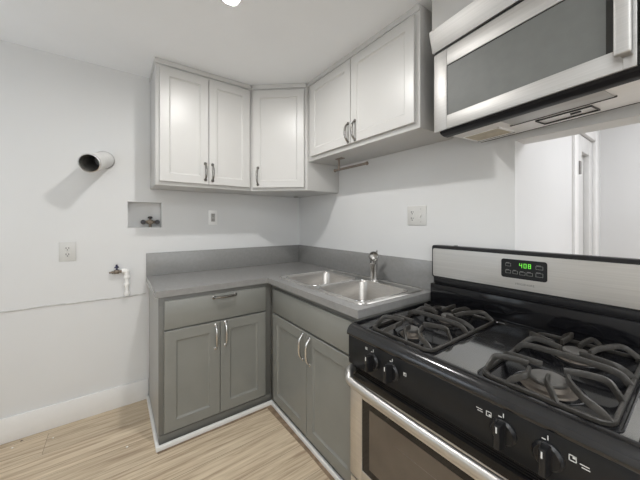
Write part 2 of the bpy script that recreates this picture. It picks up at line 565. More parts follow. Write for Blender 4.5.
# upper cabinet on the back wall
FB = Fr((-1.316, -WB, 0), (1, 0, 0))
FB.W = Vector((0, -1, 0))
t = thing('upper_cabinet', 'white two-door upper cabinet on the back wall, left of the corner cabinet', 'cabinet', (-0.99, -WB / 2, ZU))
mb = MB()
mb.box((-1.316, -WB, ZU), (DL[0] - 0.003, -0.002, ZT), 0.0015)
obj('body', mb, 'white', t)
obj('crown_strip', MB().box((-1.322, -WB - 0.010, ZT - 0.022), (DL[0] - 0.003, -0.002, H - 0.001), 0.002), 'white', t)
door(FB, t, 'white', 0.022, 0.330, ZU + 0.024, 2.345, 0.0, 0.308, ZU + 0.112, hm='dark_nickel')
door(FB, t, 'white', 0.334, 0.640, ZU + 0.024, 2.345, 0.0, 0.358, ZU + 0.110, hm='dark_nickel')

# diagonal corner cabinet
t = thing('upper_cabinet', 'white single-door upper cabinet set diagonally across the corner', 'cabinet', (-0.3, -0.3, ZU))
poly = [(-0.002, -0.002), (DL[0], -0.002), DL, DR, (-0.002, DR[1])]
obj('body', MB().prism([(x, y, ZU) for x, y in poly], (0, 0, ZT - ZU), 0.0015), 'white', t)
dd = (Vector(DR) - Vector(DL))
FD = Fr((DL[0], DL[1], 0), (dd.x, dd.y, 0))
FD.W = Vector((dd.y, -dd.x, 0)).normalized()
obj('crown_strip', MB().box((0.016, ZT - 0.022, -0.01), (dd.length - 0.012, H - 0.001, 0.010), 0.002, FD), 'white', t)
door(FD, t, 'white', 0.022, dd.length - 0.022, ZU + 0.022, 2.345, 0.0, 0.062, ZU + 0.112, hl=0.13, hm='dark_nickel')
obj('puck_light', MB().lathe((-0.10, -0.10, ZU), [(0.022, 0), (0.022, -0.006), (0.018, -0.009), (0.001, -0.009)]), 'socket', t)

# upper cabinet on the right wall (shorter)
ZR, YR0, YR1, XR = 1.783, -0.640, -1.634, -0.315
FR = Fr((XR, YR0, 0), (0, -1, 0))
FR.W = Vector((-1, 0, 0))
t = thing('upper_cabinet', 'short white two-door upper cabinet over the sink, with a towel bar beneath', 'cabinet', (XR / 2, -1.14, ZR))
obj('body', MB().box((XR, YR1, ZR), (-0.002, YR0, ZT), 0.0015), 'white', t)
obj('crown_strip', MB().box((XR - 0.006, YR1 + 0.001, ZT - 0.022), (-0.002, YR0 + 0.001, H - 0.001), 0.002), 'white', t)
door(FR, t, 'white', 0.055, 0.503, ZR + 0.028, 2.345, 0.0, 0.485, ZR + 0.10, hm='dark_nickel')
door(FR, t, 'white', 0.508, 0.972, ZR + 0.028, 2.345, 0.0, 0.548, ZR + 0.10, hm='dark_nickel')

# cabinet above the microwave
tag(obj('upper_cabinet', MB().box((-0.330, -2.50, 2.182), (-0.002, -1.707, H - 0.002), 0.002), 'white'),
    'plain white cabinet end above the stainless microwave, cut by the top of the picture', 'cabinet')

# base cabinet, back run
FBb = Fr((BX, BYF, 0), (1, 0, 0))
FBb.W = Vector((0, -1, 0))
t = thing('base_cabinet', 'grey base cabinet on the back wall with one drawer over two doors', 'cabinet', (-0.97, -0.3, 0))
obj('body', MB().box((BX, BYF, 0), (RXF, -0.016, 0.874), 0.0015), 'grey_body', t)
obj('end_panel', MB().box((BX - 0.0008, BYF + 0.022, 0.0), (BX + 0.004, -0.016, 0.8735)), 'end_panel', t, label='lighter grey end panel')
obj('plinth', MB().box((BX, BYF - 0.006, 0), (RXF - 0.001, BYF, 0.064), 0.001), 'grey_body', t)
U0, U1 = 0.026, -0.656 - BX
UM = (U0 + U1) / 2
dw = obj('drawer', MB().box((U0, 0.682, 0.0), (U1, 0.850, 0.019), 0.003, FBb), 'grey', t)
obj('handle', bow(FBb, UM + 0.03, 0.832, 0.019, 0.140, False, 0.022, 0.0070, 8), 'dark_nickel', dw)
door(FBb, t, 'grey', U0, UM - 0.002, 0.076, 0.672, 0.0, UM - 0.028, 0.578, 0.15, 0.062)
door(FBb, t, 'grey', UM + 0.002, U1, 0.076, 0.672, 0.0, UM + 0.034, 0.584, 0.15, 0.062)

# sink base, right run
FRb = Fr((RXF, -0.640, 0), (0, -1, 0))
FRb.W = Vector((-1, 0, 0))
t = thing('base_cabinet', 'grey sink base cabinet with two doors beside the black range', 'cabinet', (-0.3, -1.1, 0))
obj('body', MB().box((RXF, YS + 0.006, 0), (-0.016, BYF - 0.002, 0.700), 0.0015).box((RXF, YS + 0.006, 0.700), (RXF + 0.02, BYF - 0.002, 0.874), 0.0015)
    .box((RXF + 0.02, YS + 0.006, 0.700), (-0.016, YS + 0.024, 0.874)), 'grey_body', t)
obj('false_front', MB().box((0.016, 0.680, 0), (0.872, 0.842, 0.019), 0.003, FRb), 'grey', t)
door(FRb, t, 'grey', 0.016, 0.444, 0.060, 0.668, 0.0, 0.408, 0.574, 0.15, 0.062)
door(FRb, t, 'grey', 0.448, 0.872, 0.060, 0.668, 0.0, 0.482, 0.570, 0.15, 0.062)

# ------------------------------------------------------------------ worktop, sink, tap
ZC, TH = 0.914, 0.038
CB, CR, CL = -0.600, -0.640, -1.343
SX0, SX1, SY0, SY1 = -0.566, -0.062, -1.488, -0.632
CE = YS + 0.003
t = thing('countertop', 'grey laminate corner countertop with backsplash around the sink', 'countertop', (-0.6, -0.4, ZC))
mb = MB()
hx0, hx1, hy0, hy1 = SX0 + .012, SX1 - .012, SY0 + .012, SY1 - .012
for a, b in (((CL, CB), (0, -0.002)), ((CR, CE), (hx0, CB)), ((hx1, CE), (-0.002, CB)), ((hx0, CE), (hx1, hy0)), ((hx0, hy1), (hx1, CB))):
    mb.box((a[0], a[1], ZC - TH), (min(b[0], -0.002), b[1], ZC))
obj('slab', mb, 'counter', t)
ZB = 1.084
obj('backsplash', MB().box((CL, -0.020, ZC), (-0.0205, -0.002, ZB), 0.0015), 'counter', t)
obj('backsplash', MB().box((-0.020, CE, ZC), (-0.002, -0.002, ZB), 0.0015), 'counter', t)

t = thing('kitchen_sink', 'double-bowl stainless steel sink set into the grey countertop', 'sink', ((SX0 + SX1) / 2, (SY0 + SY1) / 2, ZC))
bowls = [(-1.030, -0.664), (-1.458, -1.066)]
bx0, bx1 = -0.540, -0.150
ZR2 = ZC + 0.005
b2 = bmesh.new()
edges = []
outer = rrect(SX0, SX1, SY0, SY1, 0.04)
holes = [rrect(bx0, bx1, y0, y1, 0.05) for y0, y1 in bowls]
for lp in [outer] + holes:
    vs = [b2.verts.new((x, y, ZR2)) for x, y in lp]
    edges += [b2.edges.new((vs[i], vs[(i + 1) % len(vs)])) for i in range(len(vs))]
bmesh.ops.triangle_fill(b2, edges=edges, use_beauty=True)
rim = MB().merge(b2)
lp0 = [(x, y, ZR2) for x, y in outer]
cx, cy = (SX0 + SX1) / 2, (SY0 + SY1) / 2
rim.loft([lp0, [(x + (x - cx) * .012, y + (y - cy) * .008, ZC + 0.0005) for x, y in outer]], False, False)
rim.tube([Vector((x, y, ZR2)) for x, y in rrect(SX0 + .006, SX1 - .006, SY0 + .006, SY1 - .006, 0.036)] + [Vector((*rrect(SX0 + .006, SX1 - .006, SY0 + .006, SY1 - .006, 0.036)[0], ZR2))], 0.003, 8)
bmesh.ops.recalc_face_normals(rim.bm, faces=rim.bm.faces)
obj('sink_rim', rim, 'steel', t)
for y0, y1 in bowls:
    loops = []
    for ins, dz, r in ((0, 0, .05), (.003, -.004, .05), (.006, -.012, .05), (.014, -.14, .055), (.022, -.165, .06), (.045, -.178, .05)):
        loops.append([(x, y, ZR2 + dz) for x, y in rrect(bx0 + ins, bx1 - ins, y0 + ins, y1 - ins, r)])
    mb = MB().loft(loops, False, True)
    bmesh.ops.reverse_faces(mb.bm, faces=mb.bm.faces)
    bo = obj('bowl', mb, 'sink', t)
    obj('drain', MB().lathe(((bx0 + bx1) / 2, (y0 + y1) / 2, ZR2 - .178), [(0.045, 0), (0.045, 0.003), (0.034, 0.004), (0.03, 0.001), (0.001, 0.001)]), 'chrome', bo)
    mbr = MB()
    lp = rrect(bx0 - .003, bx1 + .003, y0 - .003, y1 + .003, 0.052)
    mbr.tube([Vector((x, y, ZR2)) for x, y in lp] + [Vector((*lp[0], ZR2))], 0.0028, 8)
    obj('rolled_edge', mbr, 'chrome', bo)

fx, fy = -0.100, -1.125
t = thing('kitchen_faucet', 'chrome pull-out kitchen faucet behind the sink divider', 'faucet', (fx, fy, ZR2))
obj('base_plate', MB().lathe((fx, fy, ZR2), [(0.036, 0), (0.036, 0.006), (0.030, 0.012), (0.026, 0.014)]), 'chrome', t)
obj('faucet_body', MB().lathe((fx, fy, ZR2 + 0.012), [(0.0255, 0), (0.0255, 0.085), (0.0275, 0.090), (0.0275, 0.128), (0.024, 0.142), (0.012, 0.150), (0.001, 0.151)]), 'chrome', t)
sp = spline([(fx, fy, ZR2 + 0.120), (fx - 0.045, fy - 0.042, ZR2 + 0.158), (fx - 0.085, fy - 0.079, ZR2 + 0.176)], 6)
spt = obj('spout', MB().tube(sp, [0.021] * len(sp), 18), 'chrome', t)
e = sp[-1]; dr_ = (sp[-1] - sp[-3]).normalized()
dn = (dr_ + Vector((0, 0, -0.15))).normalized()
obj('spray_head', MB().lathe(e - dn * 0.005, [(0.021, 0), (0.028, 0.012), (0.031, 0.050), (0.028, 0.058), (0.018, 0.052), (0.001, 0.051)], dn, 32), 'dark_nickel', spt)
obj('lever', MB().tube(spline([(fx, fy, ZR2 + 0.155), (fx + 0.006, fy - 0.012, ZR2 + 0.185), (fx - 0.004, fy - 0.035, ZR2 + 0.205)], 5), 0.007, 10, 0.6), 'chrome', t)

# ------------------------------------------------------------------ towel bar under the sink cabinet
bxx, bz = -0.195, 1.702
t = thing('paper_towel_holder', 'nickel paper towel bar hanging under the short white cabinet', 'towel holder', (bxx, -0.88, ZR))
obj('mounting_plate', MB().box((bxx - 0.018, -0.915, ZR - 0.006), (bxx + 0.018, -0.845, ZR), 0.002), 'bronze', t)
obj('post', MB().cyl((bxx, -0.868, ZR - 0.004), (bxx, -0.868, bz), 0.008, seg=14), 'bronze', t)
obj('bar', MB().cyl((bxx, -0.825, bz), (bxx, -1.150, bz), 0.0085, seg=14), 'bronze', t)
for y in (-0.822, -1.153):
    obj('end_knob', MB().lathe((bxx, y - 0.008, bz), [(0.004, 0), (0.011, 0.003), (0.0125, 0.008), (0.011, 0.013), (0.004, 0.016)], (0, 1, 0), 18), 'bronze', t)

# ------------------------------------------------------------------ wall fittings
FW = Fr((0, 0, 0), (1, 0, 0)); FW.W = Vector((0, -1, 0))       # back wall: u = x, v = z
FV = Fr((0, 0, 0), (0, -1, 0)); FV.W = Vector((-1, 0, 0))      # right wall: u = -y, v = z


def receptacle(fr, u, v, parent, plate, sock, decora=False):
    if decora:
        s = obj('receptacle', MB().box((u - 0.017, v - 0.034, 0.004), (u + 0.017, v + 0.034, 0.0075), 0.0012, fr), sock, parent)
    for k, dv in enumerate((0.020, -0.020)):
        if not decora:
            s = obj('receptacle', MB().lathe(fr.p(u, v + dv, 0.004), [(0.0165, 0), (0.0165, 0.003), (0.0155, 0.004), (0.001, 0.004)], fr.W, 20), sock, parent)
        sl = MB()
        w = 0.0080
        for du, hh in ((-0.0066, 0.0056), (0.0066, 0.0046)):
            sl.box((u + du - 0.0018, v + dv - hh + 0.003, w - 0.002), (u + du + 0.0018, v + dv + hh + 0.003, w + 0.0004), 0, fr)
        sl.lathe(fr.p(u, v + dv - 0.0085, w - 0.002), [(0.0034, 0), (0.0034, 0.0024)], fr.W, 10)
        obj('slots', sl, 'slot', s)


t = thing('wall_outlet', 'ivory duplex outlet low on the left of the white wall, below the vent pipe', 'outlet', (-1.782, 0, 1.123))
obj('cover_plate', MB().box((-1.782 - 0.042, 1.123 - 0.063, 0.0), (-1.782 + 0.042, 1.123 + 0.063, 0.0055), 0.0025, FW), 'plate', t)
receptacle(FW, -1.782, 1.123, t, 'plate', 'plate')
obj('screw', MB().lathe(FW.p(-1.782, 1.123, 0.005), [(0.003, 0), (0.003, 0.0015)], FW.W, 10), 'nickel', t)

t = thing('wall_outlet', 'white framed outlet with grey face above the countertop backsplash', 'outlet', (-0.860, 0, 1.354))
mb = MB().box((-0.860 - 0.036, 1.354 - 0.060, 0.0), (-0.860 + 0.036, 1.354 + 0.060, 0.005), 0.002, FW)
obj('cover_plate', mb, 'plate_white', t)
receptacle(FW, -0.860, 1.354, t, 'plate_white', 'socket', True)

t = thing('switch_plate', 'double-gang plate with outlet and toggle switch above the sink', 'switch', (0, -1.389, 1.357))
U = 1.396
obj('cover_plate', MB().box((U - 0.068, 1.357 - 0.061, 0.0), (U + 0.068, 1.357 + 0.061, 0.006), 0.0025, FV), 'plate', t)
receptacle(FV, U - 0.030, 1.357, t, 'plate', 'plate', True)
tg = obj('toggle_switch', MB().box((U + 0.030 - 0.005, 1.357 - 0.013, 0.004), (U + 0.030 + 0.005, 1.357 + 0.013, 0.0068), 0.0008, FV), 'plate', t)
obj('toggle_lever', MB().prism([FV.p(U + 0.0265, 1.357 + 0.004, 0.006), FV.p(U + 0.0265, 1.357 - 0.008, 0.006), FV.p(U + 0.0265, 1.357 - 0.013, 0.018), FV.p(U + 0.0265, 1.357 - 0.007, 0.019)], FV.U * 0.007, 0.0008), 'plate', tg)
for dv in (-0.040, 0.040):
    obj('screw', MB().lathe(FV.p(U + 0.030, 1.357 + dv, 0.0055), [(0.003, 0), (0.003, 0.0016)], FV.W, 10), 'socket', t)

# sagging vent pipe
base = Vector((-1.592, 0.0, 1.747)); tip = Vector((-1.658, -0.268, 1.672))
ax = (tip - base).normalized()
Ld = (tip - base).length
t = thing('vent_pipe', 'short white vent duct with a dark open end sticking out of the white wall', 'pipe', base)
obj('duct', MB().lathe(base - ax * 0.02, [(0.055, 0.0), (0.055, Ld * 0.5), (0.0545, Ld), (0.0545, Ld + 0.012)], ax, 36, False), 'duct_white', t)
mb = MB()
mb.lathe(base - ax * 0.02, [(0.0560, Ld - 0.004), (0.0572, Ld + 0.002), (0.0566, Ld + 0.016), (0.0515, Ld + 0.017), (0.0505, Ld + 0.004)], ax, 36, False)
du = obj('foil_rim', mb, 'duct_metal', t)
obj('duct_inside', MB().lathe(base - ax * 0.02, [(0.0510, Ld + 0.014), (0.0505, Ld - 0.01), (0.0500, 0.03), (0.001, 0.03)], ax, 36, False), 'duct_inside', t)
mb = MB().lathe(base + Vector((0, 0.001, 0)), [(0.060, 0.0), (0.0615, 0.003), (0.058, 0.006), (0.052, 0.004)], (0, -1, 0), 36, False)
obj('wall_collar', mb, 'duct_metal', t)

# water valves in the recess
vx, vz = -1.312, 1.316
t = thing('water_valve', 'brass washer hook-up valve in the wall recess', 'valve', (vx, 0.05, 1.276))
mb = MB().cyl((vx, 0.05, 1.2765), (vx, 0.05, vz), 0.010, seg=16).cyl((vx - 0.045, 0.05, vz), (vx + 0.045, 0.05, vz), 0.0115, seg=16)
mb.cyl((vx, 0.06, vz), (vx, 0.016, vz - 0.004), 0.0105, seg=16).cyl((vx, 0.05, vz), (vx, 0.05, vz + 0.030), 0.007, seg=12)
mb.box((vx - 0.018, 0.034, vz - 0.016), (vx + 0.018, 0.064, vz + 0.016), 0.004)
obj('valve_body', mb, 'brass', t)
for x in (vx - 0.046, vx + 0.046):
    obj('knob', MB().lathe((x, 0.052, vz), [(0.006, 0), (0.017, 0.006), (0.018, 0.020), (0.015, 0.026), (0.001, 0.027)], (0, -1, 0), 16), 'valve_dark', t)
obj('knob', MB().lathe((vx, 0.05, vz + 0.026), [(0.007, 0), (0.016, 0.003), (0.017, 0.012), (0.010, 0.017), (0.001, 0.018)], (0, 0, 1), 16), 'valve_dark', t)

# shut-off valve on a white stub pipe
px_, py_ = -1.462, -0.032
t = thing('shutoff_valve', 'white stub pipe with brass shut-off valve left of the grey countertop', 'valve', (px_, py_, 0.80))
obj('pipe', MB().cyl((px_, py_, 0.792), (px_, py_, 0.965), 0.0125, seg=18), 'pvc', t)
for z in (0.800, 0.862, 0.915):
    obj('coupling', MB().lathe((px_, py_, z), [(0.0125, 0), (0.0185, 0.002), (0.0185, 0.020), (0.0125, 0.023)], (0, 0, 1), 18), 'pvc', t)
obj('wall_stub', MB().cyl((px_, 0, 0.808), (px_, py_, 0.808), 0.0125, seg=16), 'pvc', t)
el = spline([(px_, py_, 0.940), (px_ - 0.003, py_, 0.960), (px_ - 0.012, py_, 0.969), (px_ - 0.030, py_, 0.969)], 5)
obj('elbow', MB().tube(el, 0.0175, 16), 'pvc', t)
mb = MB().cyl((px_ - 0.028, py_, 0.969), (px_ - 0.088, py_, 0.965), 0.0095, seg=14)
mb.box((px_ - 0.074, py_ - 0.013, 0.954), (px_ - 0.044, py_ + 0.013, 0.981), 0.004)
mb.cyl((px_ - 0.088, py_, 0.965), (px_ - 0.102, py_, 0.965), 0.0055, seg=12)
vb = obj('valve_body', mb, 'brass', t)
mb = MB().cyl((px_ - 0.059, py_, 0.978), (px_ - 0.059, py_, 1.002), 0.006, seg=12)
mb.lathe((px_ - 0.059, py_, 0.992), [(0.004, 0), (0.014, 0.004), (0.013, 0.010), (0.006, 0.016), (0.006, 0.026), (0.001, 0.027)], (0, 0, 1), 14)
obj('valve_handle', mb, 'navy', vb)

# thin cable along the wall
pts = []
x = -3.04
while x < -1.36:
    pts.append((x, -0.0035, 0.782 + 0.0022 * math.sin(x * 9.1) + 0.0015 * math.sin(x * 23 + 1) + random.uniform(-.001, .001)))
    x += 0.045
pts.append((-1.345, -0.0035, 0.786))
tag(obj('cable', MB().tube(pts, 0.0042, 8), 'cable'), 'thin grey cable running along the white wall to the base cabinet', 'cable')

# ------------------------------------------------------------------ the range
Y0, Y1 = YS - 0.002, -2.395
YC = (Y0 + Y1) / 2
XF = -0.690           # door face
FS = Fr((0, Y0, 0), (0, -1, 0)); FS.W = Vector((-1, 0, 0))      # u to the right, w towards the room
WD = Y0 - Y1
t = thing('gas_range', 'black and stainless steel gas range beside the grey sink cabinet', 'range', (-0.35, YC, 0))
obj('body', MB().box((-0.650, Y1, 0.03), (-0.030, Y0, 0.845), 0.003).box((-0.60, Y1 + .03, 0), (-0.08, Y0 - .03, 0.03)), 'black_plastic', t)
dw = obj('drawer', MB().box((0.003, 0.05, 0.652), (WD - 0.003, 0.205, 0.690), 0.004, FS), 'steel_door', t)
# oven door: stainless frame, black top band, dark glass
mb = MB()
ZD0, ZD1 = 0.215, 0.634
mb.box((0.002, ZD0, 0.652), (0.074, ZD1, 0.692), 0.003, FS)
mb.box((WD - 0.074, ZD0, 0.652), (WD - 0.002, ZD1, 0.692), 0.003, FS)
mb.box((0.074, ZD0, 0.652), (WD - 0.074, 0.270, 0.692), 0.003, FS)
mb.box((0.074, 0.572, 0.652), (WD - 0.074, ZD1, 0.692), 0.003, FS)
od = obj('oven_door', mb, 'steel_door', t)
obj('door_top_band', MB().box((0.004, 0.632, 0.652), (WD - 0.004, 0.671, 0.691), 0.004, FS), 'black', od, label='black band across the top of the oven door')
obj('window', MB().box((0.073, 0.268, 0.655), (WD - 0.073, 0.574, 0.6885), 0, FS), 'oven_glass', od)
obj('window_tint', MB().box((0.115, 0.300, 0.680), (WD - 0.115, 0.545, 0.6890), 0, FS), 'oven_inner', od)
mb = MB()
mb.cyl(FS.p(0.24, 0.480, 0.6888), FS.p(WD - 0.13, 0.480, 0.6888), 0.0008, seg=6)
obj('oven_rack', mb, 'burner_alu', od)
hp = [(0.020, 0.676, 0.686), (0.025, 0.680, 0.710), (0.048, 0.674, 0.738), (0.100, 0.661, 0.750), (WD / 2, 0.655, 0.752), (WD - 0.100, 0.661, 0.750), (WD - 0.048, 0.674, 0.738), (WD - 0.025, 0.680, 0.710), (WD - 0.020, 0.676, 0.686)]
obj('handle', MB().tube(spline([FS.p(*q) for q in hp], 8), 0.0165, 16, 1.25, up=(0, 0, 1)), 'handle_steel', od)
# vents between panel and door
mb = MB()
mb.box((0.004, 0.668, 0.640), (WD - 0.004, 0.700, 0.680), 0.001, FS)
for k in range(3):
    mb.box((0.03, 0.6765 + 0.0072 * k, 0.678), (WD - 0.03, 0.6800 + 0.0072 * k, 0.692), 0.0012, FS)
obj('vent_strip', mb, 'black', t)
# control panel
pan = [FS.p(0, 0.700, 0.660), FS.p(0, 0.700, 0.700), FS.p(0, 0.822, 0.700), FS.p(0, 0.822, 0.660)]
cp = obj('control_panel', MB().prism(pan, FS.U * WD, 0.004), 'black_panel', t)
# knobs
KZ = 0.762
for kn, u in enumerate((0.148, 0.243, WD - 0.245, WD - 0.150)):
    c = FS.p(u, KZ, 0.700)
    k = obj('knob', MB().lathe(c, [(0.032, 0), (0.032, 0.005), (0.027, 0.010), (0.026, 0.012), (0.001, 0.012)], FS.W, 28), 'black_plastic', t)
    g = MB()
    g.prism([FS.p(u - 0.010, KZ - 0.033, 0.708), FS.p(u + 0.010, KZ - 0.033, 0.708), FS.p(u + 0.007, KZ - 0.030, 0.743), FS.p(u - 0.007, KZ - 0.030, 0.743)], FS.V * 0.064, 0.003)
    obj('knob_grip', g, 'black_plastic', k)
    pr = MB()
    pr.box((u - 0.0015, KZ + 0.014, 0.7415), (u + 0.0015, KZ + 0.029, 0.7440), 0, FS)
    obj('knob_mark', pr, 'print', k)
    sc = MB()
    for a in range(-70, -9, 6):
        p0 = [c + FS.W * 0.0045 + FS.U * (rr * math.cos(math.radians(b))) + FS.V * (rr * math.sin(math.radians(b))) for rr, b in ((0.028, a), (0.031, a), (0.031, a + 6), (0.028, a + 6))]
        sc.prism(p0, FS.W * 0.0009)
    bmesh.ops.remove_doubles(sc.bm, verts=sc.bm.verts, dist=1e-5)
    obj('dial_arc', sc, 'print', k)
    mk = MB()
    mk.box((u - 0.001, KZ + 0.036, 0.7), (u + 0.0012, KZ + 0.047, 0.7006), 0, FS)
    mk.box((u - 0.012, KZ + 0.034, 0.7), (u - 0.004, KZ + 0.0362, 0.7006), 0, FS)
    obj('off_mark', mk, 'print', cp)


def symbol(u, v, s, kx, kz):
    """a square stove outline with one burner corner filled"""
    g = MB()
    for a, b in (((0, 0), (s, .0018)), ((0, s - .0018), (s, s)), ((0, 0), (.0018, s)), ((s - .0018, 0), (s, s))):
        g.box((u + a[0], v + a[1], 0.7), (u + b[0], v + b[1], 0.7006), 0, FS)
    g.box((u + kx * s, v + kz * s, 0.7), (u + kx * s + s * .45, v + kz * s + s * .45, 0.7006), 0, FS)
    return g


obj('burner_symbol', symbol(0.105, 0.795, 0.010, .1, .1), 'print', cp)
obj('burner_symbol', symbol(0.293, 0.770, 0.012, .1, .45), 'print', cp)
obj('burner_symbol', symbol(WD - 0.288, 0.781, 0.014, .5, .05), 'print', cp)
obj('burner_symbol', symbol(WD - 0.112, 0.778, 0.014, .5, .5), 'print', cp)
for u, v in ((WD - 0.311, 0.784), (WD - 0.090, 0.775)):
    g = MB()
    g.box((u, v, 0.7), (u + 0.014, v + 0.0018, 0.7006), 0, FS).box((u - 0.003, v + 0.006, 0.7), (u + 0.013, v + 0.0078, 0.7006), 0, FS)
    obj('panel_lettering', g, 'print', cp)

# cooktop with rounded front nose
arc = [(0.666 + 0.040 * math.cos(a), 0.828 + 0.0385 * math.sin(a)) for a in [math.radians(9 * k) for k in range(11)]]
mb = MB().prism([FS.p(-0.004, z, w) for w, z in [(0.655, 0.824), (0.704, 0.824)] + arc + [(0.658, 0.862), (0.655, 0.850)]], FS.U * (WD + 0.008))
obj('front_trim', mb, 'front_enamel', t)
mb = MB().box((-0.004, 0.842, 0.092), (WD + 0.004, 0.860, 0.660), 0, FS)
ct = obj('cooktop', mb, 'cooktop', t)
obj('rear_ledge', MB().box((-0.004, 0.842, 0.084), (WD + 0.004, 0.869, 0.096), 0.003, FS), 'black', ct)
for u0, u1 in ((-0.004, 0.010), (WD - 0.010, WD + 0.004)):
    obj('side_rail', MB().box((u0, 0.855, 0.09), (u1, 0.868, 0.664), 0.003, FS), 'black', ct)

GX0, GX1 = -0.648, -0.135
BFX, BRX = -0.560, -0.285


def grate(yc, hw):
    g = MB()
    fz, tz = 0.8675, 0.899
    lp = rrect(GX0, GX1, yc - hw, yc + hw, 0.03, 5)
    lp = [Vector((x, y, fz)) for x, y in lp]
    g.blade(lp + [lp[0], lp[1]], 0.0095, 0.011)
    xm = (GX0 + GX1) / 2
    g.blade(spline([(xm, yc - hw, fz), (xm, yc - hw * .82, tz - .006), (xm, yc - hw * .4, tz), (xm, yc + hw * .4, tz), (xm, yc + hw * .82, tz - .006), (xm, yc + hw, fz)], 5), 0.011, 0.017)

    def finger(p0, p1, bend):
        p0 = Vector((*p0, fz)); p1 = Vector((*p1, tz))
        d = p1 - p0
        d.z = 0
        side = Vector((-d.y, d.x, 0)).normalized() * bend * 1.9
        L = d.length
        e = d / L
        Z = lambda z: Vector((0, 0, z - fz))
        q = [p0, p0 + e * min(.012, L * .2) + side * .35 + Z(fz + .016), p0 + e * min(.034, L * .42) + side + Z(tz + .001), p0 + d * 0.70 + side * .6 + Z(tz + .002), p0 + d + Z(tz - .001)]
        g.blade(spline(q, 5), 0.0098, 0.016)
    for bx, s in ((BFX, -1), (BRX, 1)):
        xe = GX0 if s < 0 else GX1
        finger((bx + s * .052, yc + hw), (bx - s * .020, yc + .052), -.012 * s)
        finger((xe, yc + .068), (bx + s * .014, yc + .040), .014 * s)
        finger((xe, yc - .040), (bx + s * .020, yc - .006), -.006 * s)
        finger((xe - s * .014, yc - hw + .006), (bx - s * .018, yc - .038), -.016 * s)
        finger((bx - s * .050, yc - hw), (bx - s * .050, yc - .022), .012 * s)
        finger((bx - s * .062, yc + hw), (bx - s * .046, yc + .026), .012 * s)
    for x in (GX0 + .02, GX1 - .02):
        for y in (yc - hw + .01, yc + hw - .01):
            g.cyl((x, y, 0.8605), (x, y, 0.867), 0.007, seg=10)
    return g


for yc, hw, lb in ((-1.762, 0.140, 'left cast iron grate'), (-2.208, 0.138, 'right cast iron grate')):
    wl = rrect(GX0 - .016, GX1 + .012, yc - hw - .014, yc + hw + .014, 0.035, 5)
    mbw = MB().loft([[(x, y, 0.8598) for x, y in wl], [(x, y, 0.8606) for x, y in wl]])
    mbw.tube([Vector((x, y, 0.8606)) for x, y in wl] + [Vector((*wl[0], 0.8606))], 0.0028, 6)
    obj('burner_well', mbw, 'black', ct)
    obj('burner_grate', grate(yc, hw), 'iron', t, label=lb)
    for bx, big in ((BFX, 1.08 if yc < -2 else 0.74), (BRX, 0.86 if yc < -2 else 0.72)):
        c = (bx, yc, 0.8606)
        bn = obj('burner', MB().lathe(c, [(0.060 * big, 0), (0.058 * big, 0.004), (0.044 * big, 0.005), (0.040 * big, 0.016), (0.036 * big, 0.018), (0.001, 0.018)], (0, 0, 1), 32), 'burner_alu', t)
        obj('burner_cap', MB().lathe(c, [(0.038 * big, 0.018), (0.041 * big, 0.020), (0.041 * big, 0.025), (0.037 * big, 0.028), (0.001, 0.029)], (0, 0, 1), 32), 'burner_cap', bn)
        ring = [Vector((bx + 0.074 * big * math.cos(a), yc + 0.074 * big * math.sin(a), 0.8605)) for a in [2 * math.pi * k / 32 for k in range(33)]]
        obj('burner_ring', MB().tube(ring, 0.0022, 6), 'black_panel', bn)

# riser and backguard
obj('riser', MB().box((0.006, 0.846, 0.030), (WD - 0.006, 0.972, 0.086), 0.004, FS), 'black', t)
obj('riser_vent', MB().box((0.010, 0.972, 0.03), (WD - 0.010, 1.010, 0.060), 0.002, FS), 'black_plastic', t)
mb = MB()
hh = rrect(0.0, WD, 1.004, 1.186, 0.014, 4)
mb.loft([[FS.p(u, v, 0.022) for u, v in hh], [FS.p(u, v, 0.060) for u, v in hh], [FS.p(u * (WD - .006) / WD + .003, v + (1.095 - v) * .02, 0.064) for u, v in hh]])
bgd = obj('backguard', mb, 'black_plastic', t)
hh = rrect(0.010, WD - 0.010, 1.013, 1.168, 0.010, 4)
fc = obj('backguard_face', MB().loft([[FS.p(u, v, 0.0635) for u, v in hh], [FS.p(u, v, 0.0665) for u, v in hh]]), 'steel', bgd)
obj('top_bump', MB().box((0.125, 1.185, 0.035), (0.140, 1.190, 0.055), 0.002, FS), 'black_plastic', bgd)
WF = 0.0665
du0, du1, dv0, dv1 = 0.362, 0.536, 1.062, 1.147
hh = rrect(du0, du1, dv0, dv1, 0.010, 4)
dp = obj('display_panel', MB().loft([[FS.p(u, v, WF - .001) for u, v in hh], [FS.p(u, v, WF + .002) for u, v in hh]]), 'black_panel', t)
WP = WF + 0.002


def seg7(ch, u, v, s, g):
    tbl = {'4': 'fgbc', '0': 'abcdef', '8': 'abcdefg'}
    w_, h_, q = s * .55, s, s * .13
    R = {'a': (0, h_ - q, w_, h_), 'g': (0, h_ / 2 - q / 2, w_, h_ / 2 + q / 2), 'd': (0, 0, w_, q), 'f': (0, h_ / 2, q, h_), 'b': (w_ - q, h_ / 2, w_, h_), 'e': (0, 0, q, h_ / 2), 'c': (w_ - q, 0, w_, h_ / 2)}
    for k in tbl[ch]:
        a = R[k]
        g.box((u + a[0], v + a[1], WP), (u + a[2], v + a[3], WP + .0006), 0, FS)


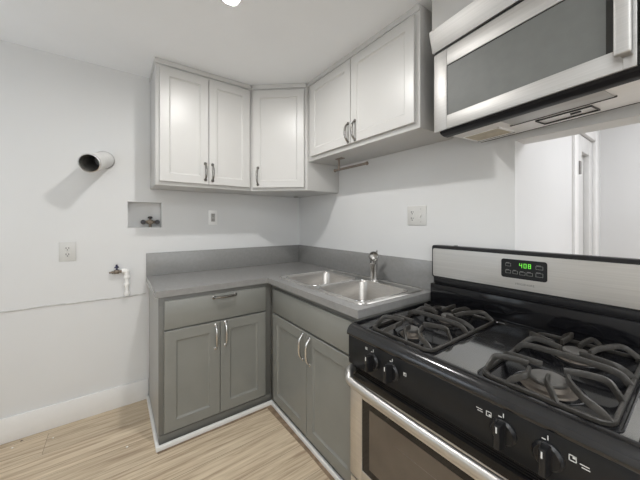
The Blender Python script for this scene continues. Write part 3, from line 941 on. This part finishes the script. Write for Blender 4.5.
g = MB()
for i, ch in enumerate('408'):
    seg7(ch, du0 + 0.073 + 0.0165 * i, dv0 + 0.050, 0.020, g)
obj('clock_digits', g, 'green_led', dp)
for bu, bv, bw, bh in ((.018, .052, .022, .014), (.018, .020, .022, .014), (.047, .020, .020, .014), (.074, .018, .022, .014), (.101, .018, .022, .014), (.134, .050, .026, .015), (.134, .018, .026, .017)):
    g = MB()
    for a, b in (((0, 0), (bw, .0014)), ((0, bh - .0014), (bw, bh)), ((0, 0), (.0014, bh)), ((bw - .0014, 0), (bw, bh))):
        g.box((du0 + bu + a[0], dv0 + bv + a[1], WP), (du0 + bu + b[0], dv0 + bv + b[1], WP + .0005), 0, FS)
    g.box((du0 + bu + .002, dv0 + bv + bh + .001, WP), (du0 + bu + bw * .7, dv0 + bv + bh + .003, WP + .0005), 0, FS)
    obj('button', g, 'grey_print', dp)

# maker's lettering on the backguard
fcu = bpy.data.curves.new('lettering_curve', 'FONT')
fcu.body = 'FRIGIDAIRE'; fcu.size = 0.0125; fcu.align_x = 'CENTER'; fcu.extrude = 0.0003; fcu.space_character = 1.15
fo = bpy.data.objects.new('lettering_tmp', fcu)
C.objects.link(fo)
bpy.context.view_layer.update()
me = bpy.data.meshes.new_from_object(fo.evaluated_get(bpy.context.evaluated_depsgraph_get()))
bpy.data.objects.remove(fo)
b2 = bmesh.new(); b2.from_mesh(me); bpy.data.meshes.remove(me)
mt = Matrix((FS.U.to_4d(), FS.V.to_4d(), FS.W.to_4d(), (0, 0, 0, 1))).transposed()
mt[3] = (0, 0, 0, 1)
mt.translation = FS.p(0.455, 1.034, WF + 0.0004)
b2.transform(mt)
obj('brand_lettering', MB().merge(b2), 'grey_print', bgd)

# ------------------------------------------------------------------ the microwave (hangs a little askew)
MO = Vector((-0.362, -1.738, 1.72))
MU = Vector((-0.137, -0.9906, 0)).normalized()
FM = Fr(MO, MU); FM.W = Vector((MU.y, -MU.x, 0)).normalized()     # w towards the room
MW, MD, MH = 0.765, 0.335, 0.452
t = thing('microwave', 'stainless steel over-the-range microwave with dark window above the gas range', 'microwave', MO)
obj('body', MB().box((0.006, 0.012, -MD), (MW - 0.006, MH - 0.002, -0.030), 0.003, FM), 'black_plastic', t)
# vent grille band at the top, leaning out
gp = [FM.p(0, 0.358, -0.030), FM.p(0, 0.358, 0.002), FM.p(0, 0.448, 0.026), FM.p(0, 0.452, 0.022), FM.p(0, 0.452, -0.030)]
obj('vent_grille', MB().prism([q - MU * 0.006 for q in gp], MU * (MW + 0.012), 0.001), 'mw_steel', t)
# door: stainless frame around the window
gu0, gu1, gv0, gv1 = 0.066, 0.604, 0.058, 0.275
mb = MB()
for a, b in (((0, 0), (gu0, 0.347)), ((gu1, 0), (0.630, 0.347)), ((gu0, 0), (gu1, gv0)), ((gu0, gv1), (gu1, 0.347))):
    mb.box((a[0], a[1], -0.030), (b[0], b[1], 0.0), 0.0015, FM)
d = obj('door', mb, 'mw_steel', t)
obj('window', MB().box((gu0 - .002, gv0 - .002, -0.030), (gu1 + .002, gv1 + .002, -0.004), 0, FM), 'mw_dark', d)
obj('window_screen', MB().box((gu0 + .001, gv0 + .001, -0.01), (gu1 - 0.034, gv1 - .004, -0.0035), 0, FM), 'mw_glass', d)
hb = MB().box((0.594, 0.028, 0.022), (0.629, 0.335, 0.036), 0.006, FM, 3)
hb.box((0.602, 0.030, 0.0), (0.624, 0.052, 0.026), 0.003, FM).box((0.602, 0.310, 0.0), (0.624, 0.332, 0.026), 0.003, FM)
obj('handle', hb, 'mw_steel', d)
obj('control_panel', MB().box((0.632, 0.0, -0.03), (MW, 0.347, 0.0), 0.0015, FM), 'mw_dark', t)
obj('grille_gap', MB().box((0.004, 0.346, -0.03), (MW - 0.004, 0.359, -0.006), 0, FM), 'black_plastic', t)
# black lip under the door
lp = [FM.p(0.022, 0.003, -0.006), FM.p(0.022, -0.010, -0.014), FM.p(0.022, -0.018, -0.034), FM.p(0.022, -0.020, -0.060), FM.p(0.022, 0.010, -0.064), FM.p(0.022, 0.012, -0.01)]
obj('bottom_lip', MB().prism(lp, MU * (MW - 0.03), 0.003), 'lip_plastic', t)
# underside
un = obj('underside', MB().box((0.008, -0.001, -MD), (MW - 0.008, 0.013, -0.062), 0.002, FM), 'mw_under', t)
g = MB()
for a, b in (((0.02, -0.165), (0.190, -0.172)), ((0.02, -0.292), (0.190, -0.285)), ((0.02, -0.165), (0.027, -0.292)), ((0.183, -0.165), (0.190, -0.292))):
    g.box((a[0], -0.006, a[1]), (b[0], -0.001, b[1]), 0, FM)
obj('lamp_frame', g, 'mw_under', un)
obj('lamp_lens', MB().box((0.027, -0.0035, -0.285), (0.183, -0.0012, -0.172), 0, FM), 'lens', un)
obj('grease_filter', MB().box((0.235, -0.005, -0.190), (0.535, -0.001, -0.075), 0.001, FM).box((0.222, -0.003, -0.1905), (0.540, -0.001, -0.190), 0, FM), 'mw_steel', un)
g = MB()
for a, b in (((0.300, -0.222), (0.470, -0.225)), ((0.300, -0.292), (0.470, -0.295)), ((0.300, -0.222), (0.303, -0.295)), ((0.467, -0.222), (0.470, -0.295)), ((0.40, -0.25), (0.43, -0.258)), ((0.222, -0.1905), (0.540, -0.1965))):
    g.box((a[0], -0.0062, a[1]), (b[0], -0.0008, b[1]), 0, FM)
obj('cover_outline', g, 'slot', un)
obj('rear_seam', MB().box((0.008, -0.0025, -MD), (MW - 0.008, -0.0008, -MD + 0.003), 0, FM), 'slot', un)
obj('lens_seam', MB().box((0.02, -0.0068, -0.2925), (0.190, -0.0055, -0.289), 0, FM), 'slot', un)

# ------------------------------------------------------------------ specks on the floor
for (x, y, s, m_, lb) in ((-1.474, -0.469, 0.0065, 'chip', 'white paint chip on the floor nearest the grey cabinet'),
                          (-1.836, -0.12, 0.005, 'chip', 'white paint chip on the floor midway along the baseboard'),
                          (-1.985, -0.040, 0.006, 'dirt', 'dark crumb on the floor by the baseboard'),
                          (-2.015, -0.085, 0.0055, 'chip', 'white paint chip on the floor left of the dark crumb')):
    mb = MB().prism([(x - s, y - s * .5, 0.0003), (x + s * .2, y - s, 0.0003), (x + s, y + s * .2, 0.0003), (x - s * .2, y + s * .9, 0.0003)], (0, 0, 0.0025), 0.0006)
    tag(obj('paint_chip' if m_ == 'chip' else 'crumb', mb, m_), lb, 'debris')

try:
    S.cycles.use_denoising = True
    S.cycles.max_bounces = 10
    S.cycles.diffuse_bounces = 6
    S.cycles.glossy_bounces = 5
    S.cycles.caustics_reflective = False
    S.cycles.sample_clamp_indirect = 6.0
except Exception:
    pass
